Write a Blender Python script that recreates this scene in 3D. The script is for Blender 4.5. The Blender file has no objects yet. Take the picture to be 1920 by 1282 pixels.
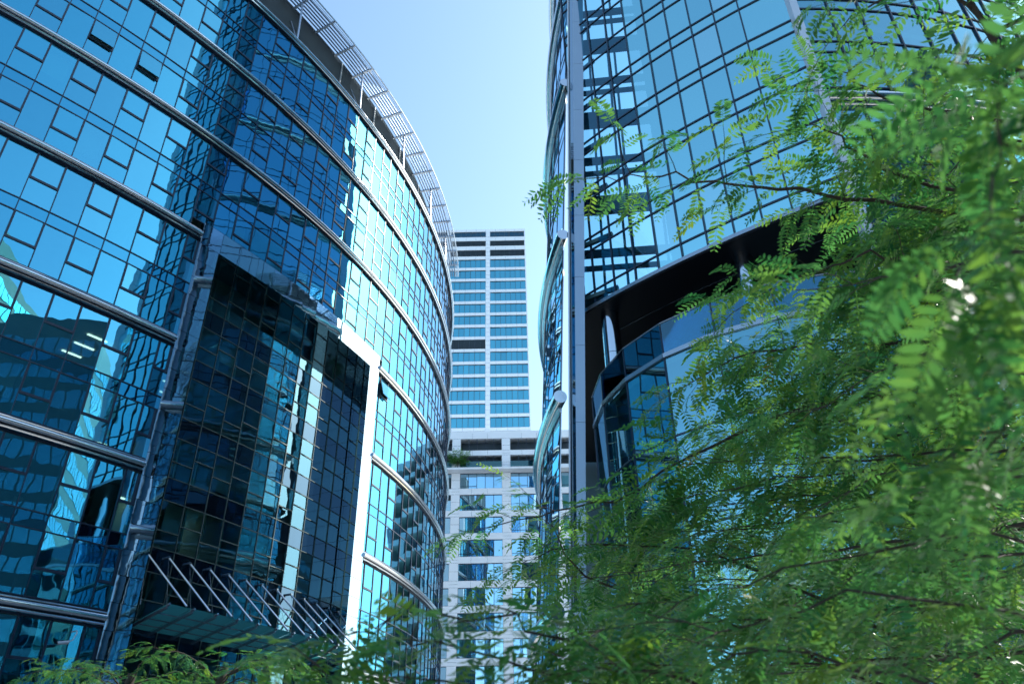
import bpy, math, random
import numpy as np
from mathutils import Vector, Matrix
random.seed(7); rng = np.random.default_rng(7)
C = bpy.context.scene.collection
S = bpy.context.scene
R_ = math.radians

# ------------------------------------------------------------------ camera
FPX, PITCH, ROLL = 1430.0, 0.546, -0.018          # focal length in pixels of a 1920 px wide picture
EYE = np.array([0.0, 0.0, 1.6])
_r0 = np.array([1, 0, 0.]); _f0 = np.array([0, math.cos(PITCH), math.sin(PITCH)]); _u0 = np.array([0, -math.sin(PITCH), math.cos(PITCH)])
_c, _s = math.cos(ROLL), math.sin(ROLL)
CR = _c*_r0 + _s*_u0; CU = -_s*_r0 + _c*_u0
cam_d = bpy.data.cameras.new('camera'); cam = bpy.data.objects.new('camera', cam_d); C.objects.link(cam); S.camera = cam
m = Matrix.Identity(4)
for i in range(3):
    m[i][0] = CR[i]; m[i][1] = CU[i]; m[i][2] = -_f0[i]; m[i][3] = EYE[i]
cam.matrix_world = m
cam_d.sensor_width = 36; cam_d.lens = FPX/1920*36; cam_d.clip_start = 0.05; cam_d.clip_end = 5000
cam_d.dof.use_dof = True; cam_d.dof.focus_distance = 6.5; cam_d.dof.aperture_fstop = 5.0

# ------------------------------------------------------------------ sky, sun, exposure
SUN_EL, SUN_AZ = R_(38), R_(64)                    # azimuth clockwise from +Y (the way the camera looks)
w = bpy.data.worlds.new('World'); S.world = w; w.use_nodes = True
nt = w.node_tree; nt.nodes.clear()
sky = nt.nodes.new('ShaderNodeTexSky'); sky.sky_type = 'NISHITA'; sky.sun_disc = False
sky.sun_elevation = SUN_EL; sky.sun_rotation = SUN_AZ; sky.air_density = 1.0; sky.dust_density = 1.5; sky.ozone_density = 2.0
mx = nt.nodes.new('ShaderNodeMix'); mx.data_type = 'RGBA'; mx.blend_type = 'MULTIPLY'; mx.inputs[0].default_value = 1
mx.inputs[7].default_value = (.96, 1.07, 1.02, 1)
bg = nt.nodes.new('ShaderNodeBackground'); bg.inputs[1].default_value = 0.15
wo = nt.nodes.new('ShaderNodeOutputWorld')
nt.links.new(sky.outputs[0], mx.inputs[6]); nt.links.new(mx.outputs[2], bg.inputs[0]); nt.links.new(bg.outputs[0], wo.inputs[0])
sl = bpy.data.lights.new('sun', 'SUN'); so = bpy.data.objects.new('sun', sl); C.objects.link(so)
sl.energy = 2.6; sl.angle = R_(0.5); sl.color = (1, .95, .88)
sv = Vector((math.sin(SUN_AZ)*math.cos(SUN_EL), math.cos(SUN_AZ)*math.cos(SUN_EL), math.sin(SUN_EL)))
so.rotation_euler = sv.to_track_quat('Z', 'Y').to_euler()
S.view_settings.view_transform = 'Standard'; S.view_settings.look = 'None'
S.view_settings.exposure = 1.35; S.view_settings.gamma = 1
S.cycles.max_bounces = 10; S.cycles.glossy_bounces = 5; S.cycles.transparent_max_bounces = 24; S.cycles.diffuse_bounces = 3
S.cycles.caustics_reflective = False; S.cycles.caustics_refractive = False
S.cycles.sample_clamp_indirect = 6

# ------------------------------------------------------------------ helpers
def ray(x, y):
    a = (x-960)/FPX; b = -(y-641)/FPX
    return a*CR + b*CU + _f0
def at(x, y, dist):
    d = ray(x, y); return EYE + d/np.linalg.norm(d)*dist
def project(P):
    v = np.asarray(P) - EYE
    z = v@_f0; z = np.where(z < .05, .05, z)
    return 960+FPX*(v@CR)/z, 641-FPX*(v@CU)/z, z

class MB:
    def __init__(s): s.v = []; s.f = []; s.n = 0
    def add(s, vs, fs):
        s.v.extend([tuple(map(float, p)) for p in vs]); s.f.extend([tuple(i+s.n for i in f) for f in fs]); s.n += len(vs)
    def quad(s, a, b, c, d): s.add([a, b, c, d], [(0, 1, 2, 3)])
    def box(s, p0, p1):
        x0, y0, z0 = p0; x1, y1, z1 = p1
        s.add([(x0,y0,z0),(x1,y0,z0),(x1,y1,z0),(x0,y1,z0),(x0,y0,z1),(x1,y0,z1),(x1,y1,z1),(x0,y1,z1)],
              [(0,3,2,1),(4,5,6,7),(0,1,5,4),(1,2,6,5),(2,3,7,6),(3,0,4,7)])
    def bar(s, a, b, w, d):       # box from a to b; w = full width vector, d = depth vector (from the line outward)
        a = np.asarray(a, float); b = np.asarray(b, float); w = np.asarray(w, float)/2; d = np.asarray(d, float)
        s.add([a-w, a+w, a+w+d, a-w+d, b-w, b+w, b+w+d, b-w+d],
              [(0,3,2,1),(4,5,6,7),(0,1,5,4),(1,2,6,5),(2,3,7,6),(3,0,4,7)])
    def tube(s, pts, r, n=8, cap=True):
        pts = [np.asarray(p, float) for p in pts]; rs = r if hasattr(r, '__len__') else [r]*len(pts)
        base = s.n; vs = []; fs = []
        ref = None
        for i, p in enumerate(pts):
            t = pts[min(i+1, len(pts)-1)] - pts[max(i-1, 0)]; t = t/(np.linalg.norm(t)+1e-9)
            if ref is None:
                ref = np.cross(t, (0, 0, 1.)) if abs(t[2]) < .9 else np.cross(t, (1., 0, 0))
            u = ref - t*(ref@t); u /= np.linalg.norm(u)+1e-9; ref = u; v = np.cross(t, u)
            for k in range(n):
                a = 2*math.pi*k/n; vs.append(p + rs[i]*(math.cos(a)*u + math.sin(a)*v))
        for i in range(len(pts)-1):
            for k in range(n):
                k2 = (k+1) % n; fs.append((i*n+k, i*n+k2, (i+1)*n+k2, (i+1)*n+k))
        if cap: fs.append(tuple(range(n))[::-1]); fs.append(tuple((len(pts)-1)*n+k for k in range(n)))
        s.add(vs, fs)
    def prism(s, poly, z0, z1):
        n = len(poly); s.add([(x, y, z0) for x, y in poly]+[(x, y, z1) for x, y in poly],
            [tuple(range(n))[::-1], tuple(range(n, 2*n))]+[(i, (i+1) % n, n+(i+1) % n, n+i) for i in range(n)])
    def build(s, name, mat, parent=None, smooth=False):
        me = bpy.data.meshes.new(name); me.from_pydata(s.v, [], s.f); me.materials.append(mat)
        if smooth: me.polygons.foreach_set('use_smooth', [True]*len(me.polygons)); 
        if smooth:
            try: me.set_sharp_from_angle(angle=R_(40))
            except Exception: pass
        o = bpy.data.objects.new(name, me); C.objects.link(o)
        if parent is not None: o.parent = parent
        return o
def tag(o, label=None, cat=None, group=None, kind=None):
    if label: o['label'] = label
    if cat: o['category'] = cat
    if group: o['group'] = group
    if kind: o['kind'] = kind
    return o
def thing(name, label, cat, group=None, loc=(0, 0, 0)):
    o = bpy.data.objects.new(name, None); C.objects.link(o); o.empty_display_size = .5; o.location = loc
    if loc != (0, 0, 0): o['_off'] = 1
    return tag(o, label, cat, group)

# ------------------------------------------------------------------ materials
def mat(name, col, rough=.5, metal=0., spec=.5, noise=0., nscale=3., bump=0., bscale=5., bdist=.02):
    M = bpy.data.materials.new(name); M.use_nodes = True; N = M.node_tree.nodes; L = M.node_tree.links
    b = N['Principled BSDF']; b.inputs['Base Color'].default_value = (*col, 1)
    b.inputs['Roughness'].default_value = rough; b.inputs['Metallic'].default_value = metal
    b.inputs['Specular IOR Level'].default_value = spec
    tc = N.new('ShaderNodeTexCoord')
    if noise:
        t = N.new('ShaderNodeTexNoise'); t.inputs['Scale'].default_value = nscale; t.inputs['Detail'].default_value = 6
        L.new(tc.outputs['Object'], t.inputs['Vector'])
        r = N.new('ShaderNodeMix'); r.data_type = 'RGBA'
        r.inputs[6].default_value = (*[c*(1-noise) for c in col], 1); r.inputs[7].default_value = (*[min(1, c*(1+noise)) for c in col], 1)
        L.new(t.outputs[0], r.inputs[0]); L.new(r.outputs[2], b.inputs['Base Color'])
        mr = N.new('ShaderNodeMapRange'); mr.inputs[3].default_value = max(0, rough*.8); mr.inputs[4].default_value = min(1, rough*1.3)
        L.new(t.outputs[0], mr.inputs[0]); L.new(mr.outputs[0], b.inputs['Roughness'])
    if bump:
        t = N.new('ShaderNodeTexNoise'); t.inputs['Scale'].default_value = bscale; t.inputs['Detail'].default_value = 2
        L.new(tc.outputs['Object'], t.inputs['Vector'])
        bp = N.new('ShaderNodeBump'); bp.inputs['Strength'].default_value = bump; bp.inputs['Distance'].default_value = bdist
        L.new(t.outputs[0], bp.inputs['Height']); L.new(bp.outputs[0], b.inputs['Normal'])
    return M
def glass(name, refl, tint, trans, bdist=.006, bscale=.55, opaque=None):
    M = bpy.data.materials.new(name); M.use_nodes = True; N = M.node_tree.nodes; L = M.node_tree.links
    N.clear(); out = N.new('ShaderNodeOutputMaterial')
    gl = N.new('ShaderNodeBsdfGlossy'); gl.inputs['Roughness'].default_value = .0
    tr = N.new('ShaderNodeBsdfTransparent'); tr.inputs[0].default_value = (*trans, 1)
    if opaque:
        tr = N.new('ShaderNodeBsdfDiffuse'); tr.inputs[0].default_value = (*opaque, 1)
    fr = N.new('ShaderNodeFresnel'); fr.inputs[0].default_value = 1.5
    mr = N.new('ShaderNodeMapRange'); mr.inputs[1].default_value = .04; mr.inputs[2].default_value = .8
    mr.inputs[3].default_value = refl; mr.inputs[4].default_value = 1
    cm = N.new('ShaderNodeMix'); cm.data_type = 'RGBA'; cm.inputs[6].default_value = (*tint, 1); cm.inputs[7].default_value = (.48, .74, .92, 1)
    m3 = N.new('ShaderNodeMapRange'); m3.inputs[1].default_value = .04; m3.inputs[2].default_value = .5
    ms = N.new('ShaderNodeMixShader')
    tc = N.new('ShaderNodeTexCoord'); t = N.new('ShaderNodeTexNoise'); t.inputs['Scale'].default_value = bscale; t.inputs['Detail'].default_value = 1.5
    L.new(tc.outputs['Object'], t.inputs['Vector'])
    bp = N.new('ShaderNodeBump'); bp.inputs['Strength'].default_value = 1; bp.inputs['Distance'].default_value = bdist
    L.new(t.outputs[0], bp.inputs['Height']); L.new(bp.outputs[0], gl.inputs['Normal'])
    L.new(fr.outputs[0], mr.inputs[0]); L.new(fr.outputs[0], m3.inputs[0]); L.new(m3.outputs[0], cm.inputs[0]); L.new(cm.outputs[2], gl.inputs[0])
    L.new(mr.outputs[0], ms.inputs[0]); L.new(tr.outputs[0], ms.inputs[1]); L.new(gl.outputs[0], ms.inputs[2]); L.new(ms.outputs[0], out.inputs[0])
    return M
G_LEFT = glass('blue_mirror_glass', .52, (.13, .64, .88), (.34, .66, .62), .006, .6)
G_LEFTS = [G_LEFT, glass('blue_mirror_glass_darker', .50, (.14, .62, .86), (.30, .60, .58), .007, .6), glass('blue_mirror_glass_paler', .54, (.16, .67, .89), (.36, .66, .64), .006, .6)]
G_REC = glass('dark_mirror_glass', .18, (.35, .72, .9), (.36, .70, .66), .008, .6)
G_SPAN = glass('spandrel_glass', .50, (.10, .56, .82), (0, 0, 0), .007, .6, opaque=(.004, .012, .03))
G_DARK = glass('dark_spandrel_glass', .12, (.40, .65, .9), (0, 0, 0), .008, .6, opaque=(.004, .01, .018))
G_RIGHT = glass('clear_blue_glass', .84, (.46, .96, .98), (.34, .62, .70), .003, .4)
G_RIGHTS = [G_RIGHT, glass('clear_blue_glass_darker', .80, (.44, .93, .97), (.34, .62, .70), .003, .4), glass('clear_blue_glass_paler', .84, (.54, .98, 1.0), (.34, .62, .70), .003, .4)]
G_WEDGE = glass('clear_screen_glass', .15, (.4, .8, 1.0), (.36, .70, .82), .003, .4)
G_SIDE = glass('side_screen_glass', .40, (.45, .85, 1.0), (.50, .82, .90), .004, .4)
G_TEAL = glass('teal_corner_glass', .42, (.40, .86, .98), (.40, .70, .70), .006, .4)
G_BLK = glass('block_window_glass', .72, (.50, .82, 1.0), (.2, .3, .34), .006, .3)
G_FAR = glass('tower_glass', .62, (.24, .80, .92), (.15, .25, .3), .01, .3)
G_CAN = glass('canopy_glass', .12, (.6, .9, .9), (.25, .5, .5), .002, .5)
M_CANG = mat('green_canopy_glass', (.03, .16, .16), .2, 0, .6, noise=.25, nscale=.6)
_n = M_CANG.node_tree; _t = _n.nodes.new('ShaderNodeBsdfTranslucent'); _t.inputs[0].default_value = (.06, .34, .36, 1)
_m = _n.nodes.new('ShaderNodeMixShader'); _m.inputs[0].default_value = .6
_n.links.new(_n.nodes['Principled BSDF'].outputs[0], _m.inputs[1]); _n.links.new(_t.outputs[0], _m.inputs[2]); _n.links.new(_m.outputs[0], _n.nodes['Material Output'].inputs[0])
M_CHROME = mat('polished_steel', (.62, .64, .66), .12, 1., bump=.25, bscale=1.2, bdist=.02)
M_STEEL = mat('brushed_steel', (.55, .58, .62), .28, 1., noise=.12, nscale=2)
M_MIRR = mat('polished_metal_panel', (.36, .46, .52), .02, 1., bump=.5, bscale=1.2, bdist=.003)
M_MULL = mat('dark_aluminium', (.014, .028, .06), .35, 0, .5)
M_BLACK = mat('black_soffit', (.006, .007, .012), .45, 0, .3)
M_CEIL = mat('office_ceiling', (.66, .74, .70), .8, noise=.1, nscale=1.5)
M_BACK = mat('office_back_wall', (.24, .33, .33), .8, noise=.5, nscale=.35)
M_PART = mat('office_partition', (.55, .66, .62), .7, noise=.3, nscale=.4)
M_LOUV = mat('louvre_grey', (.36, .42, .47), .5, .0, noise=.12, nscale=1)
M_WHITE = mat('white_painted_metal', (.62, .68, .76), .32, .2, noise=.06, nscale=1.3)
M_SHADE = mat('light_grey_aluminium', (.20, .26, .36), .35, .5, noise=.08)
M_CLAD = mat('pale_cladding', (.70, .75, .81), .38, .0, .6, noise=.06, nscale=.4)
M_FIN = mat('grey_fin_panel', (.36, .46, .56), .3, .5, noise=.08, nscale=.5)
M_DKLV = mat('dark_louvre', (.035, .06, .085), .5, noise=.3, nscale=.5)
M_ROOF = mat('roof_gravel', (.25, .26, .27), .9, noise=.2)
M_STONE = mat('beige_stone', (.42, .38, .33), .8, noise=.25, nscale=.8)
M_BLIND = mat('white_roller_blind', (.7, .75, .74), .8)
M_DESK = mat('office_furniture', (.5, .55, .55), .5)
M_PAVE = mat('granite_paving', (.40, .40, .39), .7, noise=.25, nscale=.6)
M_BARK = mat('dark_bark', (.035, .028, .022), .85, noise=.4, nscale=14, bump=.5, bscale=30, bdist=.01)
M_SPLIT = mat('glass_edge_steel', (.35, .4, .45), .25, .8)

# ground
g = MB(); g.quad((-900,-900,0),(900,-900,0),(900,900,0),(-900,900,0)); tag(g.build('plaza_pavement', M_PAVE), kind='structure')

# window collector: the ones that show largest become parts of their own, the rest one part
def flush_windows(items, parent, limit=100, name='window', label=None):
    """items: list of (list of quads, material)"""
    sized = []
    for k, (quads, mt_) in enumerate(items):
        P = np.array([p for q in quads for p in q]); x, y, z = project(P)
        v = (P-EYE)@_f0
        x0, x1 = np.clip([x.min(), x.max()], 0, 1920); y0, y1 = np.clip([y.min(), y.max()], 0, 1282)
        a = (x1-x0)*(y1-y0) if v.min() > 0 else 0
        sized.append((-a, k))
    sized.sort(); bym = {}
    for rank, (a, k) in enumerate(sized):
        quads, mt_ = items[k]
        if rank < limit and a < -30:
            b = MB()
            for q in quads: b.quad(*q)
            o = b.build(name, mt_, parent)
        else: bym.setdefault(mt_.name, (mt_, []))[1].extend(quads)
    for mt_, qs in bym.values():
        b = MB()
        for q in qs: b.quad(*q)
        o = b.build(name, mt_, parent); o['kind'] = 'stuff'
def jit(q, amt):
    """tilt one pane a little, as real panes are"""
    q = [np.asarray(p, float) for p in q]
    n = np.cross(q[1]-q[0], q[3]-q[0]); n /= np.linalg.norm(n)+1e-9
    a, b = rng.normal(0, amt, 2)
    return [q[0]-n*(a+b), q[1]+n*(a-b), q[2]+n*(a+b), q[3]-n*(a-b)]

# ================================================================== LEFT BUILDING
LCX, LCY, LR = -77.8, 75.8, 70.3
def LP(arc, r, z):
    a = arc/LR; return np.array([LCX+r*math.cos(a), LCY+r*math.sin(a), z])
def ldir(arc): a = arc/LR; return np.array([math.cos(a), math.sin(a), 0])
def ltan(arc): a = arc/LR; return np.array([-math.sin(a), math.cos(a), 0])
MOD = 1.46; M0 = -53.72
K0, K1 = -8, 52                                   # modules from M0
ARC = lambda k: M0 + MOD*k
left = thing('office_building', 'curved blue glass office building on the left with polished steel bands', 'building')
bands = [54.9-7.6*k for k in range(7)]            # 55.1 .. 9.3
PA0, PA1 = ARC(8.53), ARC(21.53)                  # portal outer arcs  (-41.27, -22.3)
PI0, PI1 = -39.88, -23.72; PTOP, PITOP = 33.1, 31.5
wins = []; grid = MB()
def seg(mb, a0, a1, r, z, h, dep, zc=None):
    """a straight facet bar along the arc"""
    p, q = LP(a0, r, z), LP(a1, r, z); mb.bar(p, q, (0, 0, h), ldir((a0+a1)/2)*dep)
openset = {(2, 1, 'lo'), (4, 1, 'lo')}
def in_portal(a0, a1, z): return z < PTOP-.05 and a1 > PA0+.02 and a0 < PA1-.02
floors = []
for bi, zb in enumerate(bands):
    zt = zb-.42
    zs = [(zt-3.15, zt, 'up'), (zt-3.92, zt-3.15, 'sp'), (zb-7.6+.42, zt-3.92, 'lo')]
    if bi == 6: zs = [(zt-3.15, zt, 'up'), (zt-3.92, zt-3.15, 'sp'), (.25, zt-3.92, 'lo')]
    floors += [zt-3.5, zb]
    for k in range(K0, K1):
        a0, a1 = ARC(k), ARC(k+1)
        for z0, z1, kind in zs:
            w0, w1, y0, y1 = a0, a1, z0, z1
            if z0 < PTOP and a1 > PA0 and a0 < PA1:
                if z1 > PTOP+.2: y0 = PTOP
                elif a0 < PA0-.05: w1 = PA0
                elif a1 > PA1+.05: w0 = PA1
                else: continue
            n = ldir((a0+a1)/2)
            opw = (k % 2 == 0) and kind != 'sp'
            if kind == 'sp':
                wins.append(([jit([LP(w0, LR, y0), LP(w1, LR, y0), LP(w1, LR, y1), LP(w0, LR, y1)], .003)], G_SPAN))
            else:
                zd = z1-1.62
                if opw and zd > y0+.2:
                    isopen = (bi == 1 and kind == 'lo' and k in (2, 4)) or (bi == 3 and kind == 'up' and k == 22)
                    qs = [jit([LP(w0, LR, y0), LP(w1, LR, y0), LP(w1, LR, zd), LP(w0, LR, zd)], .004)]
                    if isopen:
                        ob = MB(); o_ = n*(.34 if bi == 3 else .26)
                        q = [LP(w0+.06, LR, zd+.05)+o_, LP(w1-.06, LR, zd+.05)+o_, LP(w1-.06, LR, z1-.06), LP(w0+.06, LR, z1-.06)]
                        sash = MB()
                        for i in range(4): sash.bar(q[i], q[(i+1) % 4], (n*.05), (q[(i+2) % 4]-q[(i+1) % 4])/np.linalg.norm(q[(i+2) % 4]-q[(i+1) % 4])*.05)
                        so_ = sash.build('open_window', M_MULL, left); so_['label'] = 'top-hung window tilted open'
                        ob.quad(*[p+n*.03 for p in q]); ob.build('pane', G_LEFT, so_)
                    else:
                        qs.append(jit([LP(w0, LR+.015, zd), LP(w1, LR+.015, zd), LP(w1, LR+.015, y1), LP(w0, LR+.015, y1)], .006))
                    seg(grid, w0, w1, LR-.03, zd, .13, .09)
                    for aa in (w0+.04, w1-.04): grid.bar(LP(aa, LR-.03, zd), LP(aa, LR-.03, y1), ltan(aa)*.08, ldir(aa)*.085)
                else: qs = [jit([LP(w0, LR, y0), LP(w1, LR, y0), LP(w1, LR, y1), LP(w0, LR, y1)], .005)]
                wins.append((qs, G_LEFTS[rng.choice(3, p=[.6, .22, .18])]))
                seg(grid, w0, w1, LR-.05, y0, .055, .10)
            if kind == 'sp': seg(grid, w0, w1, LR-.05, y0, .055, .10)
for k in range(K0, K1+1):
    a = ARC(k)
    for bi, zb in enumerate(bands):
        z1 = zb-.3; z0 = zb-7.3 if bi < 6 else .2
        if PA0 < a < PA1:
            if z1 < PTOP: continue
            z0 = max(z0, PTOP)
        grid.bar(LP(a, LR-.06, z0), LP(a, LR-.06, z1), ltan(a)*.045, ldir(a)*.115)
flush_windows(wins, left)
grid.build('mullion_grid', M_MULL, left)
# cornice bands of polished tube
for bi, zb in enumerate(bands):
    runs = [(K0, K1)] if zb > PTOP else [(K0, 8.53), (21.53, K1)]
    for r0, r1 in runs:
        m1 = MB(); m2 = MB()
        ks = [r0]+[k for k in range(math.ceil(r0+.01), math.floor(r1-.01)+1)]+[r1]
        pts = [ARC(k) for k in ks]
        m1.tube([LP(a, LR+.24, zb+.04) for a in pts], .15, 12)
        m1.tube([LP(a, LR+.20, zb-.24) for a in pts], .07, 8)
        m1.tube([LP(a, LR+.16, zb+.27) for a in pts], .05, 8)
        for i in range(len(pts)-1): m2.bar(LP(pts[i], LR-.04, zb-.01), LP(pts[i+1], LR-.04, zb-.01), (0, 0, .74), ldir((pts[i]+pts[i+1])/2)*.10)
        o = m1.build('cornice_band', M_CHROME, left, smooth=True); m2.build('backing_plate', M_MULL, o)
# floors inside, partitions
slab = MB(); back = MB(); part = MB(); desk = MB()
step = 3
for z in floors:
    for k in range(K0, K1, step):
        a0, a1 = ARC(k), ARC(k+step); am = (a0+a1)/2
        rr = LR-.25
        if z < PITOP+.3 and a1 > PA0-.1 and a0 < PA1+.1: rr = 67.9
        p = [LP(a0, rr-.1, z-.28), LP(a1, rr-.1, z-.28), LP(a1, 61.5, z-.28), LP(a0, 61.5, z-.28)]
        q = [x+np.array([0, 0, .42]) for x in p]
        slab.add(p+q, [(0,1,2,3),(7,6,5,4),(0,4,5,1)])
zz = sorted(floors); allz = [0]+zz
for k in range(K0, K1, 2):
    a0, a1 = ARC(k), ARC(k+2)
    back.quad(LP(a0, 61.6+rng.uniform(0, 3), 0), LP(a1, 61.6+rng.uniform(0, 3), 0), LP(a1, 62, 55), LP(a0, 62, 55))
for zi in range(len(allz)-1):
    for k in range(K0, K1):
        if rng.random() < (.45 if PA0 < ARC(k) < PA1 else .22):
            a = ARC(k)+.05
            ro = 67.6 if PA0 < a < PA1 else 69.9
            ri = ro-rng.uniform(1.5, 7)
            part.bar(LP(a, ri, allz[zi]+.2), LP(a, ri, allz[zi+1]-.3), ltan(a)*.1, ldir(a)*(ro-ri))
slab.build('floor_slabs', M_CEIL, left); back.build('core_wall', M_BACK, left); part.build('partition_walls', M_PART, left)
# desks near the glass and blinds
bl = 0
for zi in range(3, len(allz)-1):
    for k in range(K0+6, 22):
        a = ARC(k+.5)
        if PA0-.5 < a < PA1+.5 and allz[zi] < PTOP-3.5: ro = 67.7
        else: ro = 69.8
        if rng.random() < .45:
            z = allz[zi]+.15
            for _ in range(rng.integers(1, 4)):
                aa = a+rng.uniform(-.5, .5); r2 = ro-rng.uniform(.3, 1.6)
                t = ltan(aa); n = ldir(aa)
                desk.bar(LP(aa, r2, z+.72)-t*.35, LP(aa, r2, z+.72)+t*.35, (0, 0, .04), -n*.6)
                desk.bar(LP(aa, r2, z), LP(aa, r2, z+.7), t*.05, -n*.5)
                c = LP(aa, r2-.2, z+.8); desk.bar(c-t*.25, c+t*.25, (0, 0, .0), -n*.03); desk.bar(c-t*.2+np.array([0,0,.2]), c+t*.2+np.array([0,0,.2]), (0, 0, .32), -n*.04)
        if rng.random() < .10 and bl < 40:
            h = rng.uniform(.5, 2.2); zt_ = allz[zi+1]-.35
            b = MB(); b.bar(LP(a-.62, ro-.15, zt_-h/2), LP(a+.62, ro-.15, zt_-h/2), (0, 0, h), -ldir(a)*.02)
            b.build('roller_blind', M_BLIND, left); bl += 1
desk.build('desks', M_DESK, left)
# ceiling lamps that are lit behind the glass
M_LAMP = bpy.data.materials.new('lit_ceiling_lamp'); M_LAMP.use_nodes = True
_b = M_LAMP.node_tree.nodes['Principled BSDF']; _b.inputs['Emission Color'].default_value = (1, .95, .85, 1); _b.inputs['Emission Strength'].default_value = 1.6
nl = 0
for zi in range(4, len(allz)):
    for k in range(K0+5, 24, 3):
        if rng.random() < .22 and nl < 30:
            a = ARC(k+.5); ro = 67 if PA0 < a < PA1 and allz[zi] < PTOP else 69
            b = MB(); c = LP(a, ro-rng.uniform(0, 3), allz[zi]-.33); t = ltan(a)
            [b.bar(c-ldir(a)*u_-t*.55, c-ldir(a)*u_+t*.55, ldir(a)*.14, (0, 0, .03)) for u_ in (0, 1.4, 2.8)]; b.build('ceiling_lamp', M_LAMP, left); nl += 1
# roof level: deck, louvre wall, sunshade
deck = MB()
for k in range(K0, K1):
    a0, a1 = ARC(k), ARC(k+1)
    deck.quad(LP(a0, 61, 55.2), LP(a0, LR+.2, 55.2), LP(a1, LR+.2, 55.2), LP(a1, 61, 55.2))
    deck.quad(LP(a0, 45, 60.9), LP(a0, 68.8, 60.9), LP(a1, 68.8, 60.9), LP(a1, 45, 60.9))
deck.build('roof_deck', M_ROOF, left)
lv = MB()
for k in range(K0, K1):
    a0, a1 = ARC(k), ARC(k+1); n = ldir((a0+a1)/2)
    lv.bar(LP(a0, 68.6, 57.95), LP(a1, 68.6, 57.95), (0, 0, 5.4), n*.1)
    z = 55.35
    while z < 60.7:
        lv.add([LP(a0, 68.72, z+.09), LP(a1, 68.72, z+.09), LP(a1, 68.84, z), LP(a0, 68.84, z)], [(0, 1, 2, 3)]); z += .15
    if k % 4 == 0: lv.bar(LP(a0, 68.7, 55.3), LP(a0, 68.7, 60.7), ltan(a0)*.12, n*.2)
lv.build('louvre_wall', M_LOUV, left)
SH = MB()
kend = 40
for r in np.linspace(69.15, 70.55, 6):
    for k in range(K0, kend):
        p, q = LP(ARC(k), r, 60.62), LP(ARC(k+1), r, 60.62)
        SH.bar(p, q, (0, 0, .06), ldir(ARC(k+.5))*.13)
sh = SH.build('sunshade', M_SHADE, left)
rimm = MB(); pts = [LP(ARC(k), 71.1, 60.65) for k in range(K0, kend+1)]
rimm.tube(pts, .07, 8); rimm.tube([LP(ARC(k), 70.75, 60.62) for k in range(K0, kend+1)], .025, 5); rimm.tube([LP(ARC(k), 70.9, 60.62) for k in range(K0, kend+1)], .025, 5)
rimm.build('rim_rail', M_STEEL, sh, smooth=True)
for k in range(-7, kend, 2):
    a = -38.53+MOD*1.9*0 + (k-10)*1.40
    b = MB(); n = ldir(a); t = ltan(a)
    b.bar(LP(a, 68.8, 60.45), LP(a, 71.1, 60.55), t*.16, (0, 0, .16))
    for j in range(5):
        c = LP(a, 69.1+j*.4, 60.43); b.bar(c, c+n*.2, t*.24, (0, 0, .03))
    if k % 6 == -1 % 6:
        b.tube([LP(a, 70.2, 55.3), LP(a, 70.0, 60.4)], .09, 8); b.tube([LP(a, 70.2, 55.3), LP(a, 68.9, 58.8)], .06, 6)
    b.build('bracket', M_STEEL, sh)
# hidden sides and back
bk = MB(); zt = 55.1
pend = [LP(ARC(K0), LR-.1, 0), LP(ARC(K0), 45, 0)]
bk.bar(LP(ARC(K0), 45, 27.5), LP(ARC(K0), LR-.1, 27.5), (0, 0, 55), -ltan(ARC(K0))*.3)
bk.bar(LP(ARC(K1), 45, 27.5), LP(ARC(K1), LR-.1, 27.5), (0, 0, 55), ltan(ARC(K1))*.3)
for k in range(K0, K1, 3): bk.bar(LP(ARC(k), 45, 30.5), LP(ARC(k+3), 45, 30.5), (0, 0, 60.8), -ldir(ARC(k+1.5))*.3)
bk.build('rear_wall', M_CLAD, left)

# portal: polished frame, recess with glass, canopy on rods
RO, RI = LR+.22, 68.3
pf = MB()
jn = 11; zj = np.linspace(0, PITOP, 26)
for (s0, s1) in ((PA0, PI0), (PI1, PA1)):
    for i in range(len(zj)-1):
        z0, z1 = zj[i]+.012, zj[i+1]-.012
        pf.quad(*jit([LP(s0+.01, RO, z0), LP(s1-.01, RO, z0), LP(s1-.01, RO, z1), LP(s0+.01, RO, z1)], .0008))
ks = np.linspace(PA0, PA1, 14)
for i in range(13): pf.quad(*jit([LP(ks[i]+.012, RO, PITOP+.01), LP(ks[i+1]-.012, RO, PITOP+.01), LP(ks[i+1]-.012, RO, PTOP), LP(ks[i]+.012, RO, PTOP)], .002))
for i in range(13):   # soffit of the recess and top of the frame
    pf.quad(LP(ks[i], RO, PITOP), LP(ks[i], RI, PITOP), LP(ks[i+1], RI, PITOP), LP(ks[i+1], RO, PITOP))
    pf.quad(LP(ks[i], RO+.01, PTOP), LP(ks[i+1], RO+.01, PTOP), LP(ks[i+1], LR-.1, PTOP), LP(ks[i], LR-.1, PTOP))
for a in (PI0, PI1):
    for i in range(len(zj)-1):
        for r0, r1 in ((RI, (RI+RO)/2), ((RI+RO)/2, RO)):
            pf.quad(*jit([LP(a, r0+.01, zj[i]+.012), LP(a, r1-.01, zj[i]+.012), LP(a, r1-.01, zj[i+1]-.012), LP(a, r0+.01, zj[i+1]-.012)], .001))
for a in (PA0, PA1): pf.quad(LP(a, LR-.1, 0), LP(a, RO, 0), LP(a, RO, PTOP), LP(a, LR-.1, PTOP))
pfo = pf.build('portal_frame', M_MIRR, left)
jb = MB()
for (s0, s1) in ((PA0, PI0), (PI1, PA1)): jb.bar(LP((s0+s1)/2, RO-.08, 0), LP((s0+s1)/2, RO-.08, PITOP), ltan(s0)*(s1-s0-.03), ldir((s0+s1)/2)*.04)
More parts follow.
